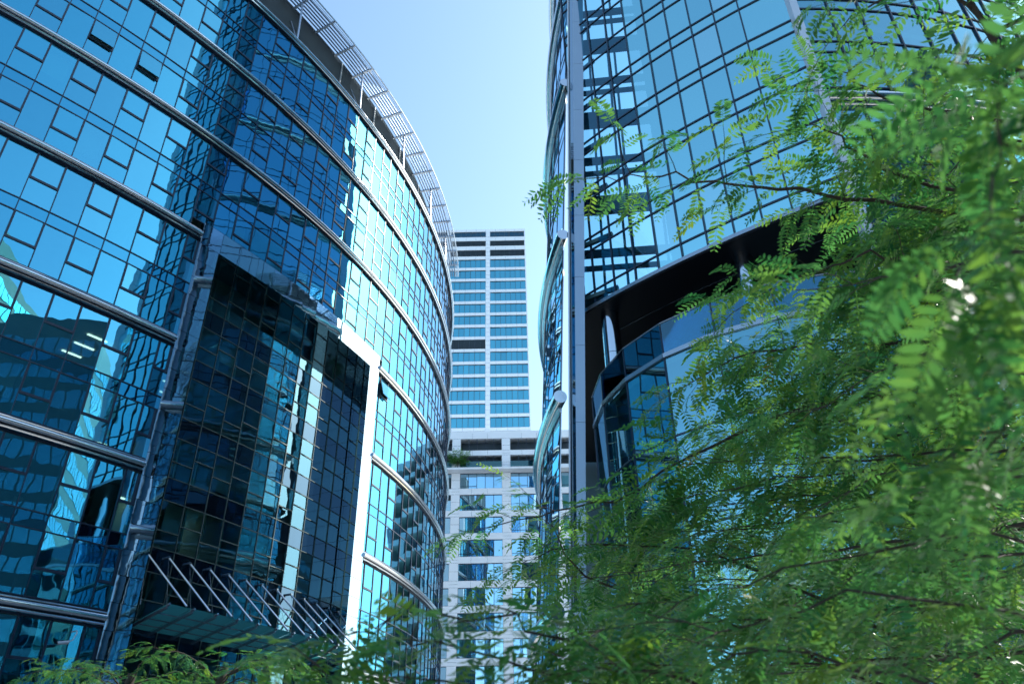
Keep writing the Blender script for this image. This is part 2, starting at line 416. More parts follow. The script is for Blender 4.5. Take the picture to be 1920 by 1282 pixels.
for i in range(13): jb.bar(LP(ks[i], RO-.08, (PITOP+PTOP)/2), LP(ks[i+1], RO-.08, (PITOP+PTOP)/2), (0, 0, PTOP-PITOP-.04), ldir(ks[i])*.04)
jb.build('joint_backing', M_MULL, pfo)
rg = MB(); rw = []; ra = np.linspace(PI0, PI1, 12)
for zi in range(len(allz)-1):
    zf0, zf1 = allz[zi], allz[zi+1]
    if zf0 > PITOP: break
    spl, sph = zf0-.55, zf0+.75
    rows = [(max(zf0+.75, .1), min(zf1-.55, PITOP), 'v'), (zf0-.55, zf0+.75, 's')]
    for i in range(11):
        a0, a1 = ra[i], ra[i+1]
        for z0, z1, kd in rows:
            z0 = max(z0, .1)
            if z1-z0 < .2 or z1 > PITOP+.01: continue
            if kd == 'v':
                zd = z0+.95+(.0 if i % 2 else .5)
                if zd < z1-.4:
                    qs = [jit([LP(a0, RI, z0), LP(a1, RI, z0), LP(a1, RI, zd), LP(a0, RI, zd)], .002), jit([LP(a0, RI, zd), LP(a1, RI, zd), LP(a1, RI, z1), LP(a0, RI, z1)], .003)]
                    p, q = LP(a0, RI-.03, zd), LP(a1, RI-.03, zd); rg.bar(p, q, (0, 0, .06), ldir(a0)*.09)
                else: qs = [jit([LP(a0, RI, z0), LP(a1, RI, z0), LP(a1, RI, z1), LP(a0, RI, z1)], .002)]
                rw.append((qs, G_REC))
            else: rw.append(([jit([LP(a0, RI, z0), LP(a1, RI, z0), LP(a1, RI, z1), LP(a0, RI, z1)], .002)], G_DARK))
            rg.bar(LP(a0, RI-.04, z0), LP(a1, RI-.04, z0), (0, 0, .05), ldir(a0)*.08)
M_RMUL = mat('dull_green_mullion', (.06, .11, .11), .5)
for a in ra: rg.bar(LP(a, RI-.04, 0), LP(a, RI-.04, PITOP), ltan(a)*.04, ldir(a)*.10)
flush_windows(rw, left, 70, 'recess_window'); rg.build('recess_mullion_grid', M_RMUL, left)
# canopy
can = thing('entrance_canopy', 'sloping green glass entrance canopy hung on steel rods inside the portal', 'canopy')
cg = MB(); cfm = MB(); ca = np.linspace(-38.9, -24.6, 11); CRo = 71.4
for i in range(10):
    a0, a1 = ca[i], ca[i+1]
    cg.quad(LP(a0+.02, 68.4, 10.9-1.35), LP(a1-.02, 68.4, 10.9-1.35), LP(a1-.02, CRo, 10.3), LP(a0+.02, CRo, 10.3))
    for r in (69.1, 69.8, 70.5):
        z = 9.55+(r-68.4)/3*.75-.05; cfm.bar(LP(a0, r, z), LP(a1, r, z), ldir(a0)*.05, (0, 0, -.05))
for a in ca:
    cfm.bar(LP(a, 68.3, 9.45), LP(a, CRo+.1, 10.2), ltan(a)*.07, (0, 0, -.14))
    cfm.tube([LP(a, CRo+.0, 10.2), LP(a, CRo+.22, 10.26)], .07, 8)
cg.build('glass_roof', M_CANG, can); cfm.build('frame', M_SPLIT, can)
for i in range(11):
    top = LP(ca[i]+.1, 68.5, 13.4-.06)
    rr_ = MB(); a2 = ca[i]+.75
    rr_.tube([top, LP(a2+.35, CRo, 10.35)], .055, 8); rr_.build('rod', M_STEEL, can, smooth=True)
    r3 = MB(); r3.tube([top, LP(ca[i]-1.0, CRo-.6, 10.15)], .012, 4); r3.tube([top-ldir(ca[i])*.2, top+ldir(ca[i])*.1], .07, 6); r3.build('stay_cable', M_SPLIT, can)
# security camera under the lowest band
sc_ = thing('security_camera', 'small white security camera on a bent arm under the lowest steel band', 'camera')
pc = LP(-42.6, LR+.1, 8.55); n = ldir(-42.6); t = ltan(-42.6)
b = MB(); b.tube([pc, pc+n*.45, pc+n*.5+np.array([0, 0, -.1]), pc+n*.5+np.array([0, 0, -.42])-t*.1, pc+n*.5+np.array([0, 0, -.5])-t*.3], .025, 6); b.build('arm', M_WHITE, sc_, smooth=True)
b = MB(); c = pc+n*.5+np.array([0, 0, -.52])-t*.3; b.tube([c+t*.05, c-t*.42-np.array([0, 0, .1])], .075, 10); b.build('housing', M_WHITE, sc_, smooth=True)
b = MB(); b.tube([c-t*.42-np.array([0, 0, .1]), c-t*.47-np.array([0, 0, .112])], .05, 10); b.build('lens', M_BLACK, sc_)

# ================================================================== RIGHT BUILDING
right = thing('office_building', 'blue glass office building on the right with a tall grey corner fin', 'building')
RH = 130.0
fc = (43.3, 70.9, 52.3)
def FP(arc, off, z): a = arc/fc[2]; r = fc[2]+off; return np.array([fc[0]+r*math.cos(a), fc[1]+r*math.sin(a), z])
def circ(cx, cy, R):
    P_ = lambda arc, off, z: np.array([cx+(R+off)*math.cos(arc/R), cy+(R+off)*math.sin(arc/R), z])
    n_ = lambda arc: np.array([math.cos(arc/R), math.sin(arc/R), 0]); t_ = lambda arc: np.array([-math.sin(arc/R), math.cos(arc/R), 0])
    return P_, n_, t_
FPf, fn, ft = circ(*fc)
witems = []; rgrid = MB()
SOF = 25.6
svals = [-112.42-1.45*k for k in range(10)]        # from the post to the fin
svals[0] = -111.2; svals.append(-126.3)
low = [SOF+3.8*j for j in range(28)]
for i in range(len(svals)-1):
    a1, a0 = svals[i], svals[i+1]
    G_ = G_WEDGE if a1 < -120.0 else G_RIGHT
    for z in low:
        if z > RH-2: break
        witems.append(([jit([FPf(a0, 0, z), FPf(a1, 0, z), FPf(a1, 0, z+.93), FPf(a0, 0, z+.93)], .001)], G_))
        witems.append(([jit([FPf(a0, 0, z+.93), FPf(a1, 0, z+.93), FPf(a1, 0, z+3.8), FPf(a0, 0, z+3.8)], .002)], G_ if G_ is G_WEDGE else G_RIGHTS[rng.choice(3, p=[.55, .25, .2])]))
        for zz_ in (z, z+.93): rgrid.bar(FPf(a0, -.05, zz_), FPf(a1, -.05, zz_), (0, 0, .09), fn(a0)*.11)
for a in svals[1:]: rgrid.bar(FPf(a, -.05, SOF), FPf(a, -.05, RH), ft(a)*.075, fn(a)*.14)
# right hand part beyond the post
rc = (17.0, 68.0, 40.05)
RPf, rn, rt = circ(*rc)
s0 = math.atan2(-40, -.2)*rc[2]
sv2 = [s0+1.87*k for k in range(0, 17)]
for i in range(len(sv2)-1):
    a0, a1 = sv2[i], sv2[i+1]
    z = 37.0-3.8*9
    while z < RH-4:
        witems.append(([jit([RPf(a0, 0, z), RPf(a1, 0, z), RPf(a1, 0, z+.9), RPf(a0, 0, z+.9)], .003)], G_TEAL))
        witems.append(([jit([RPf(a0, 0, z+.9), RPf(a1, 0, z+.9), RPf(a1, 0, z+3.8), RPf(a0, 0, z+3.8)], .005)], G_TEAL))
        for zz_ in (z, z+.9): rgrid.bar(RPf(a0, -.05, zz_), RPf(a1, -.05, zz_), (0, 0, .09), rn(a0)*.12)
        z += 3.8
for a in sv2: rgrid.bar(RPf(a, -.05, 0), RPf(a, -.05, RH), rt(a)*.09, rn(a)*.15)
for zb in (10.3, 33.1-11.4, 33.1, 33.1+22.8):
    b = MB(); b.tube([RPf(a, .3, zb) for a in sv2], .3, 12); b.tube([RPf(a, .2, zb-.45) for a in sv2], .08, 8)
    b.build('cornice_tube', M_CHROME, right, smooth=True)
flush_windows(witems, right, 100)
tr_ = MB()
for i in range(0, 15, 3):
    for j in range(8):
        z = 6.6+3.8*j*2.2; a0, a1 = sv2[i], sv2[min(i+3, 16)]
        tr_.bar(RPf(a0, -1.6, z), RPf(a1, -1.6, z+8.2), rt(a0)*.28, rn(a0)*.25); tr_.bar(RPf(a1, -1.6, z), RPf(a0, -1.6, z+8.2), rt(a0)*.28, rn(a0)*.25)
tr_.build('diagonal_bracing', M_MULL, right)
# left side wall, leaning outward, three storeys to a tube
def SP(y, z, off=0):      # plan circle centre drifts right with height
    cx = 52.32+.062*(z-54.0); R = 48.5+off
    return np.array([cx-math.sqrt(R*R-(y-45)**2), y, z])
def sn(y): v = np.array([-math.sqrt(48.5**2-(y-45)**2), y-45, 0]); return v/np.linalg.norm(v)
sitems = []; sg = MB()
ys = [36.2+1.9*k for k in range(12)]
tz = [115., 103., 91., 79., 67.0, 55.2, 43.9, 30.6, 19.8, 9.0]
_t = sorted(tz+[0.2, 130.0]); zl = sorted([_t[i]+(_t[i+1]-_t[i])*j/3 for i in range(len(_t)-1) for j in (0, 1, 2)])
for i in range(len(ys)-1):
    for j in range(len(zl)-1):
        z0, z1 = zl[j], zl[j+1]
        if z0 < 0: continue
        zs_ = z0+.9
        for (u, v_) in ((z0, zs_), (zs_, z1)):
            sitems.append(([jit([SP(ys[i], u), SP(ys[i+1], u), SP(ys[i+1], v_), SP(ys[i], v_)], .006)], G_SIDE))
            sg.bar(SP(ys[i], u, -.03), SP(ys[i+1], u, -.03), (0, 0, .06), sn(ys[i])*.06)
for y in ys: sg.bar(SP(y, 0, -.03), SP(y, RH, -.03), (0, .05, 0), sn(y)*.06)
flush_windows(sitems, right, 60, 'side_window')
for z in tz:
    b = MB(); b.tube([SP(y, z, .16) for y in np.linspace(35.5, 57.6, 26)], .36, 16); c_ = b.build('cornice_tube', M_CHROME, right, smooth=True)
    b = MB(); b.tube([SP(y, z-.5, .1) for y in np.linspace(35.9, 57.4, 26)], .10, 8); b.tube([SP(y, z-.66, .06) for y in np.linspace(35.9, 57.4, 26)], .07, 6)
    b.build('drip_rail', M_STEEL, c_, smooth=True)
# fin: grey plate, mirror return, edge pipe
def fx(px0, y0, px1, y1, Y):
    out = []
    for x, y in ((px0, y0), (px1, y1)):
        d = ray(x, y); out.append(EYE+d*(Y/d[1]))
    return out
A, B_ = np.array([3.02, 35.0, 15.6]), np.array([4.92, 35.0, 52.5])   # left edge of the plate
lean = (B_-A)/(B_[2]-A[2])
finp = MB(); nseg = 29; zf = np.linspace(0, RH+1, nseg+1)
wz = lambda z: .46+.0085*(z-15.6)
for i in range(nseg):
    z0, z1 = zf[i]+.01, zf[i+1]-.01
    p0 = A+lean*(z0-A[2]); p1 = A+lean*(z1-A[2])
    w0, w1 = wz(z0), wz(z1)
    finp.add([p0, p0+[w0, 0, 0], p0+[w0, .9, 0], p0+[0, .9, 0], p1, p1+[w1, 0, 0], p1+[w1, .9, 0], p1+[0, .9, 0]],
             [(0,3,2,1),(4,5,6,7),(0,1,5,4),(1,2,6,5),(2,3,7,6),(3,0,4,7)])
fin = finp.build('corner_fin', M_FIN, right)
mr_ = MB()
for i in range(nseg):
    z0, z1 = zf[i], zf[i+1]; p0 = A+lean*(z0-A[2]); p1 = A+lean*(z1-A[2])
    e0, e1 = .24*(1+(z0-15)*.004), .24*(1+(z1-15)*.004)
    mr_.quad(p0+[-e0, .5, 0], p0+[0, .05, 0], p1+[0, .05, 0], p1+[-e1, .5, 0])
mr_.build('mirror_strip', M_MIRR, fin)
b = MB(); b.tube([A+lean*(0-A[2])+[-.28, .45, 0], A+lean*(RH-A[2])+[-.33, .45, 0]], .055, 8); b.build('edge_pipe', M_WHITE, fin, smooth=True)
# white corner post
b = MB()
zp = np.linspace(0, RH+1, 29)
for i in range(28): b.bar((15.72, 26.15, zp[i]+.01), (15.72, 26.15, zp[i+1]-.01), (.42, 0, 0), (0, .5, 0))
b.build('corner_post', M_WHITE, right)
b = MB(); b.bar(SP(58.3, 0, .1), SP(58.3, RH, .1), (0, .9, 0), sn(57)*.5); b.build('rear_fin', M_STEEL, right)
# soffit
pl = [tuple(FPf(a, .05, 0)[:2]) for a in np.linspace(-126.6, -111.2, 16)]
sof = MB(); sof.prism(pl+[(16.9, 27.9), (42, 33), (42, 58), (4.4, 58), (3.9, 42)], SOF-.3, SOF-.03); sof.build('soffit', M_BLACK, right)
e = MB()
for i in range(len(svals)-1): e.bar(FPf(svals[i+1], 0, SOF-.12), FPf(svals[i], 0, SOF-.12), (0, 0, .22), fn(svals[i])*.14)
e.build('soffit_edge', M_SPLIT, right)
sj = MB()
for off in (3.2, ):
    for i in range(24):
        a = -126-i*0; 
        sj.bar(FPf(-127+i*.65, -2.6, SOF-.34), FPf(-127+(i+1)*.65, -2.6, SOF-.34), fn(-120)*.04, (0, 0, -.03))
sj.build('soffit_joint', M_SPLIT, right)
# core: partition wall closing the see-through wedge, floors, roof
core = MB()
p0 = FPf(-120.35, -.1, 0)
core.bar((p0[0], p0[1], (SOF+RH)/2), (17.6, 58.6, (SOF+RH)/2), (0, 0, RH-SOF), (.35, -.1, 0))
core.build('partition_walls', M_PART, right)
cs = MB()
for z in low:
    if z > RH-2: break
    poly = [tuple(FPf(a, -.35, 0)[:2]) for a in np.linspace(-119.9, -111.4, 8)]+[(17.2, 28.6), (41, 33.8), (41, 57.5), (18.5, 57.5)]
    cs.prism(poly, z+.1, z+.62)
cs.build('floor_slabs', M_CEIL, right)
cb = MB()
poly = [(13.5, 34.5), (17, 32.6), (41, 38), (41, 57.5), (20, 57.5)]
cb.prism(poly, .0, RH-.2); cb.build('core_wall', M_BACK, right)
rf = MB(); rf.prism([tuple(FPf(a, -.1, 0)[:2]) for a in np.linspace(-119.9, -111.4, 8)]+[(17, 28), (42, 34), (42, 58), (17.8, 58)], RH-.2, RH+.5); rf.build('roof', M_ROOF, right)
sw = MB(); sw.box((44.1, 38, 0), (44.5, 58.6, RH)); sw.box((17.8, 58.7, 0), (44.5, 59.1, RH)); sw.box((5, 58.7, 0), (17.7, 59.0, SOF)); sw.build('rear_wall', M_CLAD, right)
# steel frame in the wedge
bm_ = MB()
for j, z in enumerate(low[:13]):
    th = 1.3 if j % 2 == 0 else .42
    zc = z+.55
    bm_.bar((4.6+.05*(z-50), 36.6, zc), (11.2, 35.9, zc), (0, 0, th), (0, .35, 0))
    if j % 2: bm_.bar((4.6+.05*(z-50), 36.6, zc-1.1), (11.2, 35.9, zc-1.1), (0, 0, .22), (0, .3, 0))
    bm_.bar((4.6+.05*(z-50), 36.2, z+.5), FPf(-124.0, -.2, z+.5), (0, 0, .25), (.1, .2, 0))
for x in (5.6, 7.0, 7.5, 9.6): bm_.bar((x, 37.3, SOF), (x+2.2, 37.3, RH), (.14, 0, 0), (0, .2, 0))
bm_.build('walkway_beams', mat('dark_teal_steel', (.02, .07, .08), .5), right)
# round steel columns
for (x, y, r) in ((5.55, 36.2, .5), (11.85, 31.2, .5), (18.5, 30.5, .5)):
    b = MB(); b.tube([(x, y, 0), (x, y, 6), (x, y, 12), (x, y, 18), (x, y, SOF-.3)], r, 28); o = b.build('round_column', M_CHROME, right, smooth=True)
    b = MB(); [b.tube([(x, y, z), (x, y, z+.03)], r+.004, 28, False) for z in (19.5, 22.6)]; b.build('joint_ring', M_MULL, o)
# lower curved volume with a glass parapet
lc = (14.0, 34.0, 10.0)
QPf, qn, qt = circ(*lc)
qv = [R_(178+14*k-0)*10 for k in range(0, 13)]
qz = [0.3, 3.0, 6.5, 10.2, 13.9, 17.45]
qi = []; qg = MB()
for i in range(len(qv)-1):
    a0, a1 = qv[i], qv[i+1]
    for j in range(5):
        qi.append(([jit([QPf(a0, 0, qz[j]), QPf(a1, 0, qz[j]), QPf(a1, 0, qz[j+1]), QPf(a0, 0, qz[j+1])], .004)], G_TEAL))
        qg.bar(QPf(a0, -.04, qz[j]), QPf(a1, -.04, qz[j]), (0, 0, .07), qn((a0+a1)/2)*.08)
for a in qv: qg.bar(QPf(a, -.04, 0), QPf(a, -.04, 19.0), qt(a)*.06, qn(a)*.09)
flush_windows(qi, right, 60, 'podium_window')
for i in range(len(qv)-1):
    b = MB(); a0, a1 = qv[i], qv[i+1]
    b.bar(QPf(a0+.04, 0, 18.35), QPf(a1-.04, 0, 18.35), (0, 0, 1.45), qn((a0+a1)/2)*.02); b.build('parapet_glass', G_WEDGE, right)
pr = MB(); pr.tube([QPf(a, .03, 19.12) for a in qv], .03, 6)
for i in range(len(qv)-1): pr.bar(QPf(qv[i], -.05, 17.52), QPf(qv[i+1], -.05, 17.52), (0, 0, .2), qn(qv[i])*.15)
qg.build('mullion_grid', M_MULL, right); pr.build('parapet_rail', M_SPLIT, right)
sl_ = MB(); qp = [tuple(QPf(a, -.2, 0)[:2]) for a in np.linspace(qv[0], qv[-1], 22)]
for z in (3.0, 10.0, 17.2): sl_.prism(qp, z, z+.25)
sl_.build('podium_floors', M_BACK, right)
ib = MB(); ib.prism([tuple(np.array(lc[:2])+6.2*np.array([math.cos(t_), math.sin(t_)])) for t_ in np.linspace(math.pi, 2*math.pi, 12)], 0, 17.2)
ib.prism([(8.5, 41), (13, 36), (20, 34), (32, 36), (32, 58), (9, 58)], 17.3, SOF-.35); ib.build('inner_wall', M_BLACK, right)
rgrid.build('mullion_grid', M_MULL, right); sg.build('mullion_grid', M_MULL, right)

# ================================================================== TOWER AND LOW BLOCK
tw = thing('office_tower', 'tall pale tower with ribbons of blue windows closing the gap', 'building')
TY = 166.0
b = MB()
zb0 = 78.7; P_ = 3.65; zrow = [(zb0+P_*i, zb0+P_*i+2.82) for i in range(-21, 14)]
zrow += [(130.0, 132.2), (133.5, 135.4), (136.7, 138.6)]
bays = [(-24.2, -17.6, 5), (-16.4, -6.75, 7), (-5.6, 3.9, 7)]
# wall pieces between windows
zs_prev = 0
for z0, z1 in zrow:
    b.box((-25.5, TY, zs_prev), (4.15, TY+.6, z0)); zs_prev = z1
    x = -25.5
    for xa, xb, n_ in bays: b.box((x, TY+.003, z0-.002), (xa, TY+.6, z1+.002)); x = xb
    b.box((x, TY+.003, z0-.002), (4.15, TY+.6, z1+.002))
b.box((-25.5, TY, zs_prev), (4.15, TY+.6, 139.4)); b.box((-25.5, TY+.6, 0), (-25.1, TY+28, 139.4)); b.box((3.75, TY+.6, 0), (4.15, TY+28, 139.4))
b.box((-25.1, TY+27.6, 0), (3.75, TY+28, 139.4)); b.box((-25.1, TY+.6, 138.8), (3.75, TY+27.6, 139.2))
wl = b.build('wall', M_CLAD, tw)
jt = MB()
for xx in (-6.2, -5.6, -6.75): pass
for i in range(60): jt.box((-6.72, TY-.012, 60+i*1.3), (-5.63, TY+.003, 60+i*1.3+.04))
for z0, z1 in zrow[18:]:
    for x in np.arange(-23, 4, 2.7): jt.box((x, TY-.012, z1+.06), (x+.04, TY+.003, z1+.82))
jt.build('cladding_joints', M_SPLIT, wl)['kind'] = 'stuff'
blinds = MB()
for ri, (z0, z1) in enumerate(zrow):
    if z1 < 55: continue
    for bi, (xa, xb, n_) in enumerate(bays):
        fr = MB(); top = ri-len(zrow)
        dark = top in (-3, -2) or (bi == 1 and ri == 21+4-0+0 and False)
        lat = top == -1
        dark = dark or (bi < 2 and ri == 21+6)
        for k in range(n_+1):
            x = xa+(xb-xa)*k/n_; fr.box((x-.05, TY+.12, z0), (x+.05, TY+.32, z1))
        fr.box((xa, TY+.12, z1-.13), (xb, TY+.30, z1)); fr.box((xa, TY+.12, z0), (xb, TY+.30, z0+.08))
        if dark or lat:
            q = z0+.1
            while q < z1-.1: fr.box((xa, TY+.25, q), (xb, TY+.45, q+.07)); q += .22
        o = fr.build('louvre_panel' if dark else 'window', M_DKLV, tw)
        pn = MB(); pn.box((xa, TY+.4, z0), (xb, TY+.45, z1)) if dark else None
        if not dark:
            for k in range(n_):
                x0, x1 = xa+(xb-xa)*k/n_, xa+(xb-xa)*(k+1)/n_
                pn.quad(*jit([(x0, TY+.24, z0), (x1, TY+.24, z0), (x1, TY+.24, z1), (x0, TY+.24, z1)], .02))
                if rng.random() < .3 and not lat: blinds.box((x0+.06, TY+.5, z1-rng.choice([.5, .9, 1.5, 2.6])), (x1-.06, TY+.52, z1))
        pn.build('pane', M_DKLV if dark else (G_WEDGE if lat else G_FAR), o)
blinds.build('roller_blinds', M_BLIND, tw)['kind'] = 'stuff'
it = MB()
for z0, z1 in zrow[21:-1]: it.box((-25, TY+.7, z1+.05), (3.7, TY+12, z1+.6))
it.build('floor_slabs', M_CEIL, tw)
it = MB(); it.box((-25, TY+12.1, 0), (3.7, TY+12.4, 135.5)); it.build('core_wall', M_BACK, tw)

blk = thing('office_building', 'lower pale panelled block with a roof terrace in front of the tall tower', 'building')
BY = 122.0; per = 8.55; x00 = -9.2
b = MB(); rows = [(49.9-3.8*j-2.75, 49.9-3.8*j) for j in range(12)]   # bottoms/tops of glass
rows = [(a_, b__) for a_, b__ in rows]+[(51.2+.1, 53.1), (54.0, 56.2)]
rows = sorted(rows); zs_prev = 0
xl, xr = -32.0, 40.0
bx = [(x00+per*k, x00+per*k+7.1) for k in range(-2, 6)]
for z0, z1 in rows:
    b.box((xl, BY, zs_prev), (xr, BY+.7, z0)); zs_prev = z1; x = xl
    for xa, xb in bx: b.box((x, BY+.003, z0-.002), (xa, BY+.7, z1+.002)); x = xb
    b.box((x, BY+.003, z0-.002), (xr, BY+.7, z1+.002))
b.box((xl, BY, zs_prev), (xr, BY+.7, 57.6)); b.box((xl, BY+.7, 56.9), (xr, BY+30, 57.3)); b.box((xl, BY+29.6, 0), (xr, BY+30, 56.9)); b.box((xl, BY+.7, 0), (xl+.4, BY+29.6, 56.9)); b.box((xr-.4, BY+.7, 0), (xr, BY+29.6, 56.9))
wl = b.build('wall', M_CLAD, blk)
jt = MB()
for z0, z1 in rows:
    for xa, xb in bx:
        for zz_ in (z0-.55, z0+.0, z1-1.3, z1+.01): jt.box((xb+.02, BY-.012, zz_), (xb+1.43, BY+.003, zz_+.035))
        for x in (xa+2, xa+4.6): jt.box((x, BY-.012, z1+.05), (x+.035, BY, z1+.98))
jt.build('cladding_joints', M_SPLIT, wl)['kind'] = 'stuff'
blinds2 = MB()
for ri, (z0, z1) in enumerate(rows):
    for xa, xb in bx:
        if xb < -17 or xa > 12: continue
        fr = MB(); top = ri >= len(rows)-2
        for k in range(6):
            x = xa+(xb-xa)*k/5; fr.box((x-.045, BY+.2, z0), (x+.045, BY+.38, z1))
        if top: fr.box((xa, BY+.21, z0+.001), (xb, BY+.37, z0+.07))
        if not top:
            fr.box((xa, BY+.2, z1-.08), (xb, BY+.36, z1)); fr.box((xa, BY+.2, z0), (xb, BY+.36, z0+.08))
            fr.box((xa, BY+.2, z0+.45), (xa+2.8, BY+.34, z0+.5))
        o = fr.build('window' if not top else 'loggia_opening', M_MULL, blk)
        pn = MB()
        if top: pn.box((xa, BY+2.0, z0), (xb, BY+2.1, z1))
        else:
            for k in range(5):
                x0, x1 = xa+(xb-xa)*k/5, xa+(xb-xa)*(k+1)/5
                pn.quad(*jit([(x0, BY+.3, z0), (x1, BY+.3, z0), (x1, BY+.3, z1), (x0, BY+.3, z1)], .012))
                if rng.random() < .3: blinds2.box((x0+.06, BY+.5, z1-rng.choice([.5, .9, 1.5, 2.6])), (x1-.06, BY+.52, z1))
        pn.build('pane' if not top else 'dark_back', M_DKLV if top else G_BLK, o)
blinds2.build('roller_blinds', M_BLIND, blk)['kind'] = 'stuff'
it = MB()
for z0, z1 in rows[:-2]: it.box((xl+1, BY+.8, z1+.05), (xr-1, BY+10, z1+.5))
it.build('floor_slabs', M_CEIL, blk); it = MB(); it.box((xl+1, BY+10.1, 0), (xr-1, BY+10.4, 50)); it.build('core_wall', M_BACK, blk)
# terrace glass and planting
b = MB()
for xa, xb in bx[1:4]: b.box((xa, BY-.25, 50.6), (xb, BY-.22, 51.9))
b.build('terrace_balustrade', G_CAN, blk)
b = MB(); b.box((-30, BY-1.6, 49.98), (20, BY-.003, 50.3)); b.build('terrace_ledge', M_CLAD, blk)

# buildings behind the viewer that the glass reflects
def plain_block(name, label, x0, y0, x1, y1, h, mw, fl=3.8, gm=None):
    t = thing(name, label, 'building')
    b = MB(); b.box((x0, y0, 0), (x1, y1, h)); b.build('wall', mw, t)
    g2 = MB(); z = 3
    while z < h-3:
        nx = int((x1-x0)/1.6)
        for i in range(nx):
            xx = x0+.5+i*(x1-x0-.5)/nx
            for yy, s in ((y0, -1), (y1, 1)):
                g2.box((xx, yy-.05 if s < 0 else yy+.003, z), (xx+1.35, yy-.003 if s < 0 else yy+.05, z+2.3))
        ny = int((y1-y0)/1.6)
        for i in range(ny):
            yy = y0+.5+i*(y1-y0-.5)/ny
            for xx, s in ((x0, -1), (x1, 1)):
                g2.box((xx-.05 if s < 0 else xx+.003, yy, z), (xx-.003 if s < 0 else xx+.05, yy+1.35, z+2.3))
        z += fl
    g2.build('glazing', gm or G_FAR, t)
plain_block('stone_building', 'beige stone office block seen only mirrored in the left facade', 42, -44, 74, -14, 76, M_STONE)
plain_block('stone_building', 'pale office block behind the viewer seen only mirrored in glass', -20, -95, 22, -70, 42, M_CLAD)
plain_block('stone_building', 'low beige block beside the plaza seen only mirrored in glass', -95, -70, -52, -30, 34, M_STONE)

plain_block('office_building', 'dark glass block to the right of the viewer seen only mirrored in the left facade', 44, -13, 84, 16, 62, mat('dark_teal_cladding', (.05, .10, .12), .5, noise=.3, nscale=.3), gm=G_REC)
plain_block('office_building', 'teal glass block behind the viewer on the right seen only mirrored', 26, -75, 60, -50, 50, M_BACK)
# ================================================================== TREES
def leaf_mat(name, shift=0.):
    M = bpy.data.materials.new(name); M.use_nodes = True; N = M.node_tree.nodes; L = M.node_tree.links
    b = N['Principled BSDF']; b.inputs['Roughness'].default_value = .34; b.inputs['Specular IOR Level'].default_value = .4
    at_ = N.new('ShaderNodeAttribute'); at_.attribute_name = 'tone'
    r = N.new('ShaderNodeValToRGB'); cr = r.color_ramp
    cr.elements[0].position = 0; cr.elements[0].color = (.016, .096, .036, 1)
    cr.elements[1].position = 1; cr.elements[1].color = (.2, .16, .015, 1)
    e = cr.elements.new(.45); e.color = (.036, .148, .032, 1)
    e = cr.elements.new(.8); e.color = (.080, .190, .022, 1)
    e = cr.elements.new(.965); e.color = (.085, .15, .014, 1)
    L.new(at_.outputs['Fac'], r.inputs[0]); L.new(r.outputs[0], b.inputs['Base Color'])
    tr = N.new('ShaderNodeBsdfTranslucent'); hs = N.new('ShaderNodeHueSaturation'); hs.inputs['Hue'].default_value = .478; hs.inputs['Value'].default_value = 2.2
    L.new(r.outputs[0], hs.inputs['Color']); L.new(hs.outputs[0], tr.inputs[0])
    ms = N.new('ShaderNodeMixShader'); ms.inputs[0].default_value = .5
    L.new(b.outputs[0], ms.inputs[1]); L.new(tr.outputs[0], ms.inputs[2]); L.new(ms.outputs[0], N['Material Output'].inputs[0])
    return M
M_LEAF = leaf_mat('honey_locust_leaf')
def frond_template(npair, droop, seed, fine=True):
    """unit-length feather leaf along +X, side = Y, normal = Z"""
    rg_ = np.random.default_rng(seed); V = []; F = []
    def pos(s): return np.array([s*(1-.12*droop*s), rg0*s*s, -droop*s*s])
    rg0 = rg_.uniform(-.12, .12)
    n = 5
    for i in range(n):
        a, b = pos(i/n), pos((i+1)/n); wdt = .006*(1-.6*i/n); k = len(V)
        V += [a+[0, wdt, 0], a-[0, wdt, 0], b-[0, wdt, 0], b+[0, wdt, 0]]; F.append((k, k+1, k+2, k+3))
    for i in range(npair):
        s = .16+.82*i/(npair-1)
        l = .222*(math.sin(math.pi*(.18+.74*i/(npair-1)))**.6)*rg_.uniform(.88, 1.08)
        p = pos(s)
        for sd in (-1, 1):
            if rg_.random() < .03: continue
            ang = rg_.uniform(.30, .55); lift = rg_.uniform(-.35, .12)
            d = np.array([math.sin(ang), sd*math.cos(ang), lift-.5*droop*s]); d /= np.linalg.norm(d)
            wv = np.array([math.cos(ang), -sd*math.sin(ang), rg_.uniform(-.25, .25)])*l*.168
            q = p+d*.008; k = len(V)
            if fine:
                V += [q, q+d*l*.28+wv*.95, q+d*l*.68+wv*.9, q+d*l, q+d*l*.68-wv*.9, q+d*l*.28-wv*.95]; F.append((k, k+1, k+2, k+3, k+4, k+5))
            else:
                V += [q, q+d*l*.45+wv, q+d*l, q+d*l*.45-wv]; F.append((k, k+1, k+2, k+3))
    return np.array(V), F
TEMPL = [frond_template(int(n_), dr, i) for i, (n_, dr) in enumerate([(10, .15), (10, .3), (9, .45), (11, .2), (8, .1), (10, .55), (9, .35)])]
TEMPL_C = [frond_template(int(n_), dr, 20+i, False) for i, (n_, dr) in enumerate([(9, .15), (8, .35), (9, .5)])]
def unit(v): return v/(np.linalg.norm(v)+1e-9)
